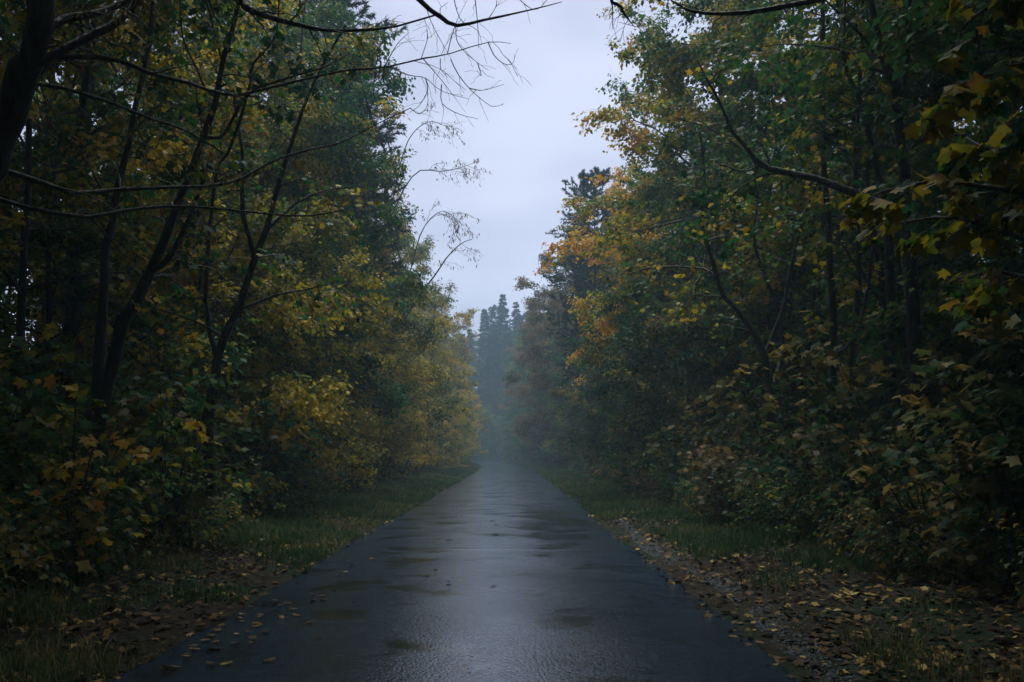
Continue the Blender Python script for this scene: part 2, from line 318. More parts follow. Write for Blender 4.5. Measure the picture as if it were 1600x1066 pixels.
# ------------------------------------------------------------------ tree builders (return meshes)
BARKBUF = {}
def broadleaf(seed, H, cr, h0, nl, per2, per3, leafn, lsize, tm, lean=0., r0=.16, droop=.25, rise=.55, spread=.22, trunks=1, dens_pow=1., leaf_droop=.5, tw_len=.8, turn=0.):
    rg = np.random.default_rng(seed)
    tb, bb, cb = Buf(), Buf(), Buf()
    TP, TR = [], []
    for k in range(trunks):
        n = 12; s = np.linspace(0, 1, n); az = rg.uniform(0, 2 * np.pi); ln = lean + (0.10 + .08 * k if trunks > 1 else 0)
        p = np.stack([np.cos(az) * ln * H * s ** 1.2, np.sin(az) * ln * H * s ** 1.2, H * .97 * s * (1 - .07 * k)], 1)
        p[:, :2] += np.cumsum(rg.normal(size=(n, 2)) * .012 * H, axis=0) * s[:, None]
        p[0, 2] = -.25
        rr = r0 * (1 - .1 * k) * (1 - .88 * s) ; rr[0] *= 1.35
        TP.append(p); TR.append(rr)
    TP, TR = np.array(TP), np.array(TR)
    V, F = tubes(TP, TR, 9); tb.add(V, F)
    # limbs
    t = (np.arange(nl) + rg.random(nl)) / nl; which = rg.integers(0, trunks, nl)
    zz = h0 + (H - h0) * t * .86; f = np.clip(zz / (H * .97), 0, .98) * 11; i = f.astype(int); fr = (f - i)[:, None]
    base = TP[which, i] * (1 - fr) + TP[which, i + 1] * fr
    rb = (TR[which, i] * (1 - fr[:, 0]) + TR[which, i + 1] * fr[:, 0]) * .5
    env = cr * np.sqrt(np.clip(1 - ((t - .38) / .66) ** 2, .06, 1))
    az = np.arange(nl) * 2.39996 + rg.normal(size=nl) * .4
    L = env * rg.uniform(.65, 1.12, nl); n = 8; s = np.linspace(0, 1, n)
    d = np.stack([np.cos(az), np.sin(az), rise * (.5 + t) + rg.normal(size=nl) * .15], 1)
    LP = base[:, None] + d[:, None] * (L[:, None] * s)[..., None]
    LP[:, :, 2] -= droop * L[:, None] * s ** 2
    w = np.cumsum(rg.normal(size=(nl, n, 3)), axis=1); w -= w[:, :1]; LP += w * (.022 * L)[:, None, None]
    LR = np.maximum(rb[:, None] * (1 - .8 * s), .006)
    V, F = tubes(LP, LR, 6); bb.add(V, F)
    B2, R2 = grow(LP, LR, per2, rg, u0=.18, length=.42 * L, ang=(30, 60), flat=.6, up=.05, n=5, droop=droop * .6, rk=.6)
    R2 = np.maximum(R2, .004); V, F = tubes(B2, R2, 4); bb.add(V, F)
    B3, R3 = grow(B2, R2, per3, rg, u0=.2, length=tw_len, ang=(25, 65), flat=.6, n=4, droop=.15, rk=.6, lfall=.2)
    R3 = np.maximum(R3, .0025); V, F = tubes(B3, R3, 3); bb.add(V, F)
    keep = rg.random(len(B3)) < .76
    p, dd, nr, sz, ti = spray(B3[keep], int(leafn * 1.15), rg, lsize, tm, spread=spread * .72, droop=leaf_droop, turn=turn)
    p[:, 2] = np.maximum(p[:, 2], .15)
    V, F, T = leaves(tm, p, dd, nr, sz, ti); cb.add(V, F, T)
    return tb.mesh('trunk', M_BARK), bb.mesh('branches', M_BARK), cb.mesh('crown', M_YGREEN, False)

def conifer(seed, H, cr, h0, nwh, pine=True, r0=.2):
    rg = np.random.default_rng(seed); tb, bb, cb = Buf(), Buf(), Buf()
    n = 10; s = np.linspace(0, 1, n); p = np.stack([.01 * H * np.sin(s * 3), .008 * H * np.sin(s * 4 + 1), H * s], 1)[None]; p[:, 0, 2] = -.3
    r = (r0 * (1 - .93 * s))[None]; V, F = tubes(p, r, 9); tb.add(V, F)
    nl = nwh * 5; t = np.repeat((np.arange(nwh) + .5) / nwh, 5) + rg.normal(size=nl) * .006
    zz = h0 + (H - h0) * np.clip(t, 0, .99); az = np.arange(nl) * 2 * np.pi / 5 + np.repeat(rg.uniform(0, 6, nwh), 5) + rg.normal(size=nl) * .2
    if pine: L = cr * np.sqrt(np.clip(1 - ((t - .25) / .80) ** 2, .03, 1)) * rg.uniform(.55, 1.1, nl); rise = .35
    else: L = cr * (1 - t) ** .85 * rg.uniform(.8, 1.1, nl) + .15; rise = .12
    m = 7; s = np.linspace(0, 1, m)
    xy = np.interp(zz, p[0, :, 2], p[0, :, 0]), np.interp(zz, p[0, :, 2], p[0, :, 1])
    base = np.stack([xy[0], xy[1], zz], 1)
    d = np.stack([np.cos(az), np.sin(az), np.full(nl, rise)], 1)
    LP = base[:, None] + d[:, None] * (L[:, None] * s)[..., None]
    LP[:, :, 2] += L[:, None] * ((.25 if pine else -.55) * s ** 2 + (0 if pine else .28 * s ** 4))
    LR = np.maximum(.035 * (1 - .8 * s)[None] * np.ones((nl, 1)), .006); V, F = tubes(LP, LR, 5); bb.add(V, F)
    B2, R2 = grow(LP, LR, 9 if pine else 12, rg, u0=.12, length=(.42 if pine else .34) * L + .25, ang=(35, 60), flat=.5, up=.12 if pine else -.12, n=4, wob=.04)
    V, F = tubes(B2, np.maximum(R2, .003), 3); bb.add(V, F)
    # needles: thin triangles round every twig
    per = 60 if pine else 48; idx = np.repeat(np.arange(len(B2)), per); K = len(idx)
    u = (rg.random(K) ** (.6 if pine else 1)) * 2.999; i = u.astype(int); fr = (u - i)[:, None]
    q = B2[idx, i] * (1 - fr) + B2[idx, i + 1] * fr
    tn = norm(B2[idx, -1] - B2[idx, 0]); g = norm(rg.normal(size=(K, 3)) + tn * .9 + np.array([0, 0, .3 if pine else -.2]))
    ln = rg.uniform(.6, 1.1, K) * (.26 if pine else .2); wd = .03
    side = norm(np.cross(g, rg.normal(size=(K, 3)))) * wd
    V = np.stack([q - side, q + side, q + g * ln[:, None]], 1).reshape(-1, 3); F = np.arange(3 * K).reshape(-1, 3)
    cb.add(V, F, np.repeat(rg.random(K), 3))
    return tb.mesh('trunk', M_BARK_PINE), bb.mesh('branches', M_BARK_PINE), cb.mesh('crown', M_NEEDLE, False)

def shrub(seed, H, rad, stems, tw, leafn, lsize, tm, layered=.7, spread=.1):
    """many leaning stems with layered sprays down to the ground"""
    rg = np.random.default_rng(seed); bb, cb = Buf(), Buf()
    n = 8; s = np.linspace(0, 1, n); az = rg.uniform(0, 2 * np.pi, stems)
    L = H * rg.uniform(.45, 1.0, stems); out_ = rad * rg.uniform(.25, 1.0, stems)
    b0 = np.stack([np.cos(az), np.sin(az)], 1) * rad * .18 * rg.random((stems, 1))
    P = np.zeros((stems, n, 3)); P[:, :, :2] = b0[:, None] + np.stack([np.cos(az), np.sin(az)], 1)[:, None] * (out_[:, None] * s ** 1.5)[..., None]
    P[:, :, 2] = L[:, None] * (1.12 * s - .12 * s ** 3) - .1
    w = np.cumsum(rg.normal(size=P.shape), axis=1); w -= w[:, :1]; P += w * .012 * H
    Rr = np.maximum((.012 + .008 * H / 3) * (1 - .8 * s)[None] * rg.uniform(.6, 1.1, (stems, 1)), .004)
    V, F = tubes(P, Rr, 5); bb.add(V, F)
    B2, R2 = grow(P, Rr, tw, rg, u0=.12, length=.42 * rad + .2, ang=(50, 85), flat=1 - layered, up=.06, n=5, droop=.25, lfall=.35)
    V, F = tubes(B2, np.maximum(R2, .0025), 3); bb.add(V, F)
    p, dd, nr, sz, ti = spray(B2, leafn, rg, lsize, tm, spread=spread, droop=.35, upn=1.5)
    p[:, 2] = np.maximum(p[:, 2], .08)
    V, F, T = leaves(tm, p, dd, nr, sz, ti); cb.add(V, F, T)
    return bb.mesh('stems', M_BARK), cb.mesh('foliage', M_UNDER, False)

KIND = {
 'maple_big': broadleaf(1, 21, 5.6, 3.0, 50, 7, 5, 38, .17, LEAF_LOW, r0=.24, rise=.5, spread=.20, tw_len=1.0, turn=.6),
 'added_canopy': broadleaf(21, 24, 9.0, 12.0, 44, 7, 5, 26, .26, LEAF_LOW, r0=.26, rise=.25, droop=.1, spread=.3, tw_len=1.1),  # high crowns added above the view to shade the near road
 'tall_a': broadleaf(2, 18, 4.3, 2.5, 40, 6, 5, 44, .15, LEAF_LOW, r0=.18, rise=.7, spread=.24, tw_len=.9),
 'tall_b': broadleaf(3, 19, 3.9, 1.8, 38, 6, 5, 44, .15, LEAF_LOW, r0=.17, rise=.6, trunks=2, spread=.24, tw_len=.9),
 'mid_a': broadleaf(4, 9, 3.2, .5, 34, 6, 5, 24, .13, LEAF_LOW, r0=.09, rise=.45, trunks=2, spread=.16, tw_len=.6),
 'mid_b': broadleaf(5, 7, 3.0, .3, 32, 6, 5, 24, .13, LEAF_LOW, r0=.08, rise=.35, trunks=3, spread=.16, tw_len=.6),
 'slim': broadleaf(6, 13, 2.4, 3.5, 26, 6, 4, 10, .12, LEAF_MID, r0=.09, rise=.9, lean=.08, spread=.12, tw_len=.6),
 'pine': conifer(7, 22, 3.2, 6, 24, True),
 'spruce': conifer(8, 24, 3.4, 1.5, 36, False),
 'shrub_a': shrub(9, 3.4, 2.0, 16, 9, 16, .15, LEAF_MID),
 'shrub_b': shrub(10, 2.3, 1.8, 14, 9, 14, .14, LEAF_MID, spread=.08),
 'bramble': shrub(12, 1.2, 1.4, 18, 7, 14, .09, LEAF_LOW, layered=.5),
}
CAT = {'pine': 'pine tree', 'spruce': 'spruce tree', 'shrub_a': 'shrub', 'shrub_b': 'shrub', 'bramble': 'shrub'}
NAME = {'maple_big': 'maple_tree', 'added_canopy': 'added_canopy_tree', 'tall_a': 'forest_tree', 'tall_b': 'forest_tree', 'mid_a': 'young_tree', 'mid_b': 'young_tree', 'slim': 'slender_tree',
        'pine': 'pine_tree', 'spruce': 'spruce_tree', 'shrub_a': 'maple_shrub', 'shrub_b': 'maple_shrub', 'bramble': 'bramble_bush'}
def plant(kind, x, y, label, group, mat=None, sc=1., rot=None, sz=1., tilt=(0, 0), z=None):
    ms = KIND[kind]; e = bpy.data.objects.new(NAME[kind], None); link(e); e.empty_display_size = .3
    e.location = (x, y, float(gz(x, y)) if z is None else z); e.rotation_euler = (tilt[0], tilt[1], rng.uniform(0, 6.28) if rot is None else rot)
    e.scale = (sc, sc, sc * sz)
    for me in ms:
        leafy = me is ms[-1]
        o = obj(me.name.split('.')[0], me, e, mat if leafy else None)
        if me.name.startswith(('branches', 'crown', 'foliage', 'stems')): o['kind'] = 'stuff'
    tag(e, label, CAT.get(kind, 'tree'), group)
    return e
ORD = ['first', 'second', 'third', 'fourth', 'fifth', 'sixth', 'seventh', 'eighth', 'ninth', 'tenth', 'eleventh', 'twelfth', 'thirteenth', 'fourteenth', 'fifteenth', 'sixteenth',
       'seventeenth', 'eighteenth', 'nineteenth', 'twentieth', 'twenty-first', 'twenty-second', 'twenty-third', 'twenty-fourth', 'twenty-fifth', 'twenty-sixth', 'twenty-seventh', 'twenty-eighth', 'twenty-ninth', 'thirtieth']
U = rng.uniform
def row(kinds, xf, y0, y1, step, text, group, mats, jx=.6, sc=(.85, 1.15), side=-1, stepg=1.0, cat=None):
    y, k = y0, 0
    while y < y1:
        kd = kinds[k % len(kinds)]; m = mats[k % len(mats)] if isinstance(mats, list) else mats
        x = xf(y) + U(-jx, jx)
        plant(kd, x, y, text.format(ORD[min(k, 29)]), group, m, U(*sc)); k += 1
        y += step * U(.8, 1.2); step *= stepg

# left side: golden front row that leans over the verge
row(['mid_b', 'mid_a'], lambda y: cx(y) - 6.9 + 1.1 * min(max((y - 45) / 60, 0), 1), 21, 150, 4.8, '{} golden-leaved young tree from the camera in the row along the left verge', 'golden young trees along the left verge', [M_GOLD], jx=.35, sc=(.9, 1.12))
row(['tall_b', 'tall_a'], lambda y: cx(y) - 9.6 + 1.6 * min(max((y - 60) / 50, 0), 1), 30, 150, 6.5, '{} tall olive and gold tree from the camera behind the left front row', 'tall trees behind the left front row', [M_YGREEN, M_GOLD, M_GOLD, M_GOLD], jx=.6, sc=(.88, 1.04))
row(['tall_a', 'tall_b'], lambda y: cx(y) - 15, 6, 120, 8, '{} tall dark tree from the camera deep in the left wood', 'tall trees deep in the left wood', [M_GREEN, M_YGREEN], jx=1.5, sc=(1.0, 1.2))
# right side
row(['tall_a', 'tall_b'], lambda y: cx(y) + 9.3 - 2.0 * min(max((y - 70) / 50, 0), 1), 52, 150, 7, '{} tall tree from the camera behind the right verge past the big maple', 'tall trees behind the right verge', [M_BROWN, M_YGREEN, M_GREEN, M_GREEN], jx=.7, sc=(.9, 1.1))
row(['mid_b', 'mid_a', 'shrub_a'], lambda y: cx(y) + 6.3 - 1.2 * min(max((y - 45) / 60, 0), 1), 30, 150, 5.0, '{} russet and green young tree from the camera along the right verge', 'young trees along the right verge', [M_UNDER, M_GREEN, M_YGREEN], jx=.5, sc=(.75, 1.0))
row(['tall_b', 'tall_a'], lambda y: cx(y) + 16, 8, 120, 7.5, '{} tall dark green tree from the camera deep in the right wood', 'tall trees deep in the right wood', [M_GREEN, M_YGREEN], jx=1.5, sc=(1.0, 1.2))

# the named trees of the photograph
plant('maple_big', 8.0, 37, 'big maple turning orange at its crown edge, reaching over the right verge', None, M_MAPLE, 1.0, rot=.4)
plant('maple_big', 8.6, 27, 'large green and yellow maple beside the big orange-edged maple, nearer the camera', None, M_YGREEN, .95, rot=2.1)
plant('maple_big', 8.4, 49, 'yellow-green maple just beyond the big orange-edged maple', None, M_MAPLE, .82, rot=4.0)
plant('pine', 5.1, 60, 'blue-green pine showing its tip against the sky right of the gap', None, None, .86, rot=1.)
plant('pine', -8.2, 40, 'dark blue-green pine rising against the sky left of the gap', None, None, 1.1, rot=2.)
plant('tall_a', -8.0, 35, 'tall dense green tree below the dark pine left of the gap', None, M_GREEN, 1.05, rot=1.7)
plant('pine', -8.6, 47, 'blue-green pine just behind the dark pine left of the gap', None, None, 1.0, rot=5.)
plant('tall_a', 4.9, 78, 'russet brown tree leaning into the sky gap on the right', None, M_BROWN, 1.1, rot=5.)
plant('tall_b', 3.4, 96, 'dull russet tree beyond the brown one leaning into the sky gap', None, M_BROWN, 1.0, rot=1.3)
far = [('spruce', -1.5, 168, 1.2, 'tall misty conifer with the highest tip at the end of the road'), ('spruce', -5.0, 172, 1.12, 'misty conifer left of the highest one at the end of the road'),
       ('pine', 1.8, 170, 1.12, 'misty pine right of the highest conifer at the end of the road'), ('spruce', -7.6, 176, 1.0, 'misty small-tipped spruce beside the golden trees at the far gap'),
       ('tall_b', -2.6, 176, 1.3, 'misty round-crowned tree behind the bend below the highest conifer'), ('tall_a', 1.4, 172, 1.3, 'misty round-crowned tree right below the highest conifer'), ('tall_b', -6.4, 184, 1.3, 'misty round-crowned tree at the left side of the far gap'),
       ('spruce', .6, 174, 1.15, 'misty spruce tucked right beside the highest conifer'), ('spruce', -3.4, 166, 1.0, 'misty spruce between the highest conifer and the small-tipped one'), ('pine', -9.5, 170, 1.0, 'misty pine over the golden trees at the far gap'), ('spruce', 3.0, 164, 1.05, 'misty spruce in front of the russet side of the far gap'),
       ('pine', -3.2, 182, 1.22, 'misty pine behind the highest conifer at the end of the road'), ('spruce', 4.6, 178, 1.25, 'misty spruce half behind the russet trees at the far gap')]
for kd, x, y, s_, lb in far: plant(kd, x, y, lb, 'misty trees at the end of the road', M_GREEN if kd.startswith('tall') else None, s_)
row(['mid_a', 'mid_b'], lambda y: 2.0 + (y - 150) * -.35, 150, 190, 4.5, '{} hazy young tree in the thicket that closes off the road', 'hazy thicket trees at the bend', [M_GREEN, M_UNDER, M_GREEN], jx=1.2)
row(['mid_b', 'shrub_a'], lambda y: -14.0 + (y - 180) * 1.2, 178, 196, 3, '{} hazy green young tree across the bend under the misty conifers', 'hazy young trees across the bend', [M_GREEN], jx=1.0)

# unseen trees added round the camera to shade the foreground, and visible side trees
for k, (kd, x, y, s_, lb) in enumerate([
    ('maple_big', -7.5, 1.5, 1.0, 'tall maple beside the camera on the left, crown over the near verge'), ('maple_big', 7.8, 3.0, 1.0, 'tall maple beside the camera on the right, crown over the near verge'),
    ('maple_big', -6.8, -7, .95, 'unseen tall maple added for shade behind the camera on the left'), ('maple_big', 6.6, -8, .98, 'unseen tall maple added for shade behind the camera on the right'),
    ('tall_a', -9.5, 11, 1.0, 'tall olive tree in shade behind the near left saplings'), ('tall_b', 9.3, 13, 1.0, 'tall olive tree in shade behind the near right undergrowth'),
    ('tall_b', -9.3, 20, 1.0, 'tall yellow-green tree behind the leaning left trunk'), ('tall_a', 10.6, 20, 1.0, 'tall green tree behind the forked right trunk'),
    ('maple_big', 1.5, -14, 1.0, 'unseen tall maple added for shade well behind the camera'), ('added_canopy', -8.8, 11.5, 1.08, 'unseen high-crowned tree added to shade the road near the camera, left one'), ('added_canopy', 9.2, 10.5, 1.05, 'unseen high-crowned tree added to shade the road near the camera, right one'),
    ('added_canopy', -7, -1, 1.0, 'unseen high-crowned tree added beside the camera on the left to shade the road'), ('added_canopy', 7, -2, 1.0, 'unseen high-crowned tree added beside the camera on the right to shade the road'), ('added_canopy', 2, -9, 1.0, 'unseen high-crowned tree added behind the camera to shade the road'),
    ('spruce', -12, 3, 1.0, 'unseen dark spruce added for shade beside the camera deep on the left'), ('spruce', 12.5, 5, 1.0, 'unseen dark spruce added for shade beside the camera deep on the right'), ('spruce', -3, -22, 1.0, 'unseen dark spruce added for shade behind the camera, left one'), ('spruce', 3, -24, 1.0, 'unseen dark spruce added for shade behind the camera, right one')]):
    plant(kd, x, y, lb, None, [M_YGREEN, M_GREEN][k % 2] if y > 5 else M_YGREEN, s_)

for sd_, nm in ((-1, 'left'), (1, 'right')):
    row(['tall_b', 'tall_a'], lambda y: sd_ * 12.5, -26, 7, 5, '{} unseen tall tree added for shade beside and behind the camera, outer ' + nm + ' row', 'added shade trees beside the camera on the ' + nm, [M_GREEN, M_YGREEN], jx=.8, sc=(.95, 1.15))  # unseen outer row, added to darken the near foliage
    row(['shrub_a', 'mid_b'], lambda y: sd_ * 9.0, -22, 6, 3.2, '{} unseen thicket bush added for shade beside and behind the camera on the ' + nm, 'added shade thicket beside the camera on the ' + nm, [M_GREEN], jx=.6, sc=(.9, 1.2))  # unseen bushes, added to keep side light off the near verges
    row(['mid_a', 'mid_b'], lambda y: sd_ * 13.5, 8, 46, 4.2, '{} shaded understorey tree inside the wood on the ' + nm, 'understorey trees inside the ' + nm + ' wood', [M_GREEN, M_UNDER], jx=1.2, sc=(.8, 1.1))
row(['mid_a', 'mid_b', 'mid_a'], lambda y: (y + 27) * 2.6 - 7, -30, -24, 1.6, '{} unseen thicket tree added to block sky light behind the camera', 'added light-blocking trees behind the camera', [M_GREEN], jx=.5, sc=(1.1, 1.4))  # unseen trees, added to block sky light from behind
# undergrowth
row(['shrub_b', 'shrub_a'], lambda y: cx(y) + 6.3, 8, 34, 2.1, '{} low maple shrub with yellow-brown leaves from the camera along the right verge', 'low maple shrubs along the right verge', [M_UNDER], jx=.45, sc=(.75, 1.05))
row(['bramble', 'shrub_b'], lambda y: cx(y) + 5.0, 16, 130, 2.6, '{} low brown bush from the camera at the foot of the right trees', 'low bushes at the foot of the right trees', [M_UNDER, M_BROWN, M_GREEN], jx=.4, sc=(.6, .9), stepg=1.05)
row(['shrub_a', 'shrub_b'], lambda y: cx(y) - 6.0, 7, 26, 2.2, '{} maple shrub with yellow-green leaves from the camera along the left verge', 'maple shrubs along the left verge', [M_GREEN, M_UNDER], jx=.4, sc=(.85, 1.15))
row(['bramble', 'shrub_b'], lambda y: cx(y) - 6.0, 24, 130, 2.8, '{} low green bush from the camera at the foot of the golden trees', 'low bushes at the foot of the golden trees', [M_GREEN, M_UNDER], jx=.3, sc=(.55, .85), stepg=1.05)
row(['bramble'], lambda y: cx(y) - 5.0 - .03 * (y - 8), 6.5, 26, 1.3, '{} dark low bush from the camera at the left edge of the verge', 'dark low bushes at the left edge of the verge', [M_GREEN, M_UNDER], jx=.25, sc=(.7, 1.1))
row(['bramble'], lambda y: cx(y) + 5.5, 8, 34, 1.5, '{} dark low bush from the camera at the right edge of the verge', 'dark low bushes at the right edge of the verge', [M_UNDER, M_GREEN], jx=.3, sc=(.6, 1.0))
row(['shrub_a'], lambda y: cx(y) - 9.5, 5, 30, 3.2, '{} shaded shrub from the camera inside the left wood', 'shaded shrubs inside the left wood', [M_GREEN], jx=.8, sc=(.9, 1.3))
row(['shrub_a'], lambda y: cx(y) + 9.8, 7, 40, 3.2, '{} shaded shrub from the camera inside the right wood', 'shaded shrubs inside the right wood', [M_GREEN, M_UNDER], jx=.8, sc=(.9, 1.3))
row(['slim'], lambda y: cx(y) - 8.0, 9, 34, 3.0, '{} slender dark-stemmed tree from the camera on the left', 'slender trees on the left', [M_GOLD, M_YGREEN], jx=.9, sc=(.85, 1.1))
row(['slim'], lambda y: cx(y) + 8.2, 11, 40, 3.0, '{} slender dark-stemmed tree from the camera on the right', 'slender trees on the right', [M_YGREEN, M_GREEN], jx=1.0, sc=(.85, 1.1))

# ------------------------------------------------------------------ single trees, limbs and leaves that stand out in the photograph
LEAF_MESH = []
for k in range(10):
    hi = polar([0, 13, 24, 38, 50, 62, 84, 101, 118, 138, 180], np.array([1.0, .74, .58, .74, .96, .72, .52, .62, .70, .48, .36]) * rng.uniform(.9, 1.1, 11), curl=.1 + .035 * k)
    Vh, Fh = hi
    # leaf stalk
    st = np.array([[0.08, .012, 0], [0.08, -.012, 0], [-.35, 0, .06]]); Fs = np.array([[0, 1, 2]]) + len(Vh)
    LEAF_MESH.append(mesh_np('leaf', np.vstack([Vh, st]), [np.vstack([Fh, Fs])], M_NEAR, np.full(len(Vh) + 3, [.15, .55, .8, .45, .7, .95, .35, .62, .88, .5][k])))
def leaf_objects(root, p, dd, nr, sz, mat=None, meshes=LEAF_MESH):
    X = norm(dd); Zv = norm(nr - (nr * X).sum(-1, keepdims=True) * X); Yv = np.cross(Zv, X)
    for k in range(len(p)):
        o = bpy.data.objects.new('leaf', meshes[int(rng.integers(0, len(meshes)))]); link(o, root)
        if mat is not None: o.material_slots[0].link = 'OBJECT'; o.material_slots[0].material = mat
        M = Matrix(((X[k, 0], Yv[k, 0], Zv[k, 0]), (X[k, 1], Yv[k, 1], Zv[k, 1]), (X[k, 2], Yv[k, 2], Zv[k, 2])))
        o.location = p[k]; o.rotation_euler = M.to_euler(); o.scale = (sz[k],) * 3
def root_at(name, label, cat, group=None):
    e = bpy.data.objects.new(name, None); link(e); tag(e, label, cat, group); return e
def limb_arr(pts, r0, r1, n=14):
    """pts: (px,py,Y) of the photograph at depth Y, or ('w',x,y,z)"""
    q = np.array([list(p[1:]) if p[0] == 'w' else at(*p) for p in pts]); q = spline(q, n)
    return q, np.linspace(r0, r1, n)
def limb(root, name, pts, r0, r1, n=14, k=8, mat=M_BARK, knots=.06):
    q, r = limb_arr(pts, r0, r1, n)
    r = r * (1 + knots * rng.normal(size=n)); q = q + rng.normal(size=q.shape) * r[:, None] * .15
    V, F = tubes(q[None], r[None], k); bf = Buf(); bf.add(V, F); obj(name, bf.mesh(name, mat), root)
    return q, r
def twigs(root, limbs, per, length, rg, mat=M_BARK, ang=(30, 75), droop=.35, flat=.8, per2=3, rmin=.0028, u0=.2):
    P = np.array([l[0] for l in limbs]); Rr = np.array([l[1] for l in limbs]); bf = Buf()
    A, RA = grow(P, Rr, per, rg, u0=u0, length=length, ang=ang, flat=flat, droop=droop, n=8, rk=.45, wob=.035)
    RA = np.clip(RA, rmin, .012); V, F = tubes(A, RA, 4); bf.add(V, F)
    B, RB = grow(A, RA, per2, rg, u0=.2, length=length * .45, ang=(25, 60), flat=.8, droop=droop, n=5, rk=.6, wob=.04)
    V, F = tubes(B, np.maximum(RB, rmin * .7), 3); bf.add(V, F)
    tag(obj('twigs', bf.mesh('twigs', mat), root), kind='stuff'); return A, B
def foliage(root, tw, per, size, tm, mat, rg, spread=.06, droop=.5, n_obj=0, name='foliage'):
    p, dd, nr, sz, ti = spray(tw, per, rg, size, tm, spread=spread, droop=droop, upn=1.2)
    if n_obj:
        dist = np.linalg.norm(p - np.array([0, 0, CAMH]), axis=1); vis = (p[:, 1] > 2) & (np.abs(p[:, 0] / np.maximum(p[:, 1], .1)) < .56)
        order = np.argsort(np.where(vis, dist, 1e3)); a, b = order[:n_obj], order[n_obj:]
        leaf_objects(root, p[a], dd[a], nr[a], sz[a], mat); p, dd, nr, sz, ti = p[b], dd[b], nr[b], sz[b], ti[b]
    if not len(p): return
    V, F, T = leaves(tm, p, dd, nr, sz, ti); bf = Buf(); bf.add(V, F, T)
    tag(obj(name, bf.mesh(name, mat, False), root), kind='stuff')
rg = np.random.default_rng(77)

# overhanging tree, top left: thick dark trunk, long boughs, bare arcs hanging into the sky
t = root_at('overhanging_tree', 'dark leaning tree at the upper left corner with bare boughs hanging over the road', 'tree')
limb(t, 'trunk', [('w', -5.7, 8.8, -.2), (-75, 420, 8.7), (-20, 260, 8.6), (22, 160, 8.5), (48, 90, 8.4), (66, 0, 8.3), (95, -170, 8.3), (150, -420, 8.6)], .17, .09, 22, 12)
b1 = limb(t, 'limb', [(60, 60, 8.4), (80, 42, 8.5), (101, 30, 8.6), (152, 20, 8.8), (203, 0, 9.0), (290, -40, 9.4)], .05, .03)
b2 = limb(t, 'limb', [(46, 105, 8.4), (60, 98, 8.4), (128, 64, 8.6), (189, 30, 8.8), (216, 0, 8.9), (270, -60, 9.2)], .05, .03)
b3 = limb(t, 'limb', [(85, -120, 8.3), (220, -90, 8.7), (368, -4, 9.2), (382, 11, 9.2), (422, 26, 9.3), (490, 44, 9.5), (540, 48, 9.6), (610, 43, 9.7), (682, 23, 9.8)], .05, .009, 20)
b4 = limb(t, 'limb', [(100, -190, 8.3), (360, -170, 8.9), (560, -90, 9.5), (655, 0, 9.8), (682, 22, 9.8), (712, 40, 9.9), (763, 30, 10), (824, 17, 10.2), (878, 3, 10.4)], .05, .004, 20)
b5 = limb(t, 'limb', [(48, 95, 8.4), (128, 88, 8.6), (189, 95, 8.8), (236, 115, 9), (304, 132, 9.3), (358, 149, 9.5), (420, 138, 9.6), (530, 112, 9.8), (598, 106, 9.9), (658, 92, 10), (699, 85, 10), (763, 66, 10.2), (798, 68, 10.3)], .028, .003, 26)
b6 = limb(t, 'limb', [(20, 130, 8.5), (84, 135, 8.7), (169, 159, 9), (236, 186, 9.2), (287, 203, 9.4), (350, 240, 9.7)], .022, .008)
b7 = limb(t, 'limb', [(-15, 260, 8.6), (81, 290, 8.9), (111, 302, 9), (169, 299, 9.3), (236, 294, 9.5), (338, 290, 9.8), (388, 274, 10), (429, 250, 10.1), (490, 233, 10.3), (535, 222, 10.4), (585, 196, 10.6), (641, 169, 10.8)], .026, .005, 24)
b8 = limb(t, 'limb', [(-30, 300, 8.6), (51, 328, 8.8), (135, 338, 9), (203, 328, 9.3), (287, 322, 9.6), (388, 331, 9.9), (473, 338, 10.2), (537, 328, 10.4)], .024, .007, 18)
arcs = [[(665, 7), (672, 30), (685, 57), (704, 90)], [(712, 40), (714, 64), (726, 81), (746, 98), (763, 110)], [(763, 67), (773, 88), (790, 101), (802, 98), (804, 84)],
        [(662, 93), (675, 108), (692, 128), (714, 157)], [(704, 92), (715, 115), (733, 138), (752, 155), (770, 167), (788, 162)], [(688, 92), (689, 108), (699, 121)],
        [(611, 106), (640, 118), (665, 122), (689, 142), (733, 155)], [(690, 132), (691, 162), (719, 179), (748, 186)], [(733, 138), (748, 141), (760, 140), (787, 132)],
        [(706, -20), (712, 10), (722, 34), (746, 47), (753, 70)], [(740, -20), (746, 34), (748, 76)], [(800, -12), (824, 10), (841, 14), (860, -6)], [(665, 122), (668, 142), (655, 165), (640, 176)],
        [(763, 30), (775, 10), (776, -10)], [(690, 30), (688, 14), (700, 4)], [(641, 169), (655, 178), (668, 165), (668, 142)], [(585, 196), (570, 150), (562, 110)], [(540, 48), (556, 70), (566, 90), (590, 105)],
        [(600, 106), (620, 70), (640, 50)], [(658, 92), (668, 60), (666, 45)], [(699, 85), (705, 60), (715, 30), (730, 0)], [(746, 98), (752, 118), (745, 110)], [(505, 46), (512, 80), (520, 112)]]
bf = Buf(); AP = []
for a in arcs:
    q, r = limb_arr([(x, y, 9.9 + .002 * (x - 650) + .15 * math.sin(x)) for x, y in a], .0062, .0022, 10); AP.append((q, r))
V, F = tubes(np.array([a[0] for a in AP]), np.array([a[1] for a in AP]), 4); bf.add(V, F)
P2, R2 = grow(np.array([a[0] for a in AP]), np.array([a[1] for a in AP]), 3, rg, u0=.2, length=.32, ang=(30, 60), flat=1, droop=.2, n=6, rk=.7, wob=.05)
V, F = tubes(P2, np.maximum(R2, .0018), 3); bf.add(V, F)
tag(obj('hanging_twigs', bf.mesh('hanging_twigs', M_BARK), t), kind='stuff')
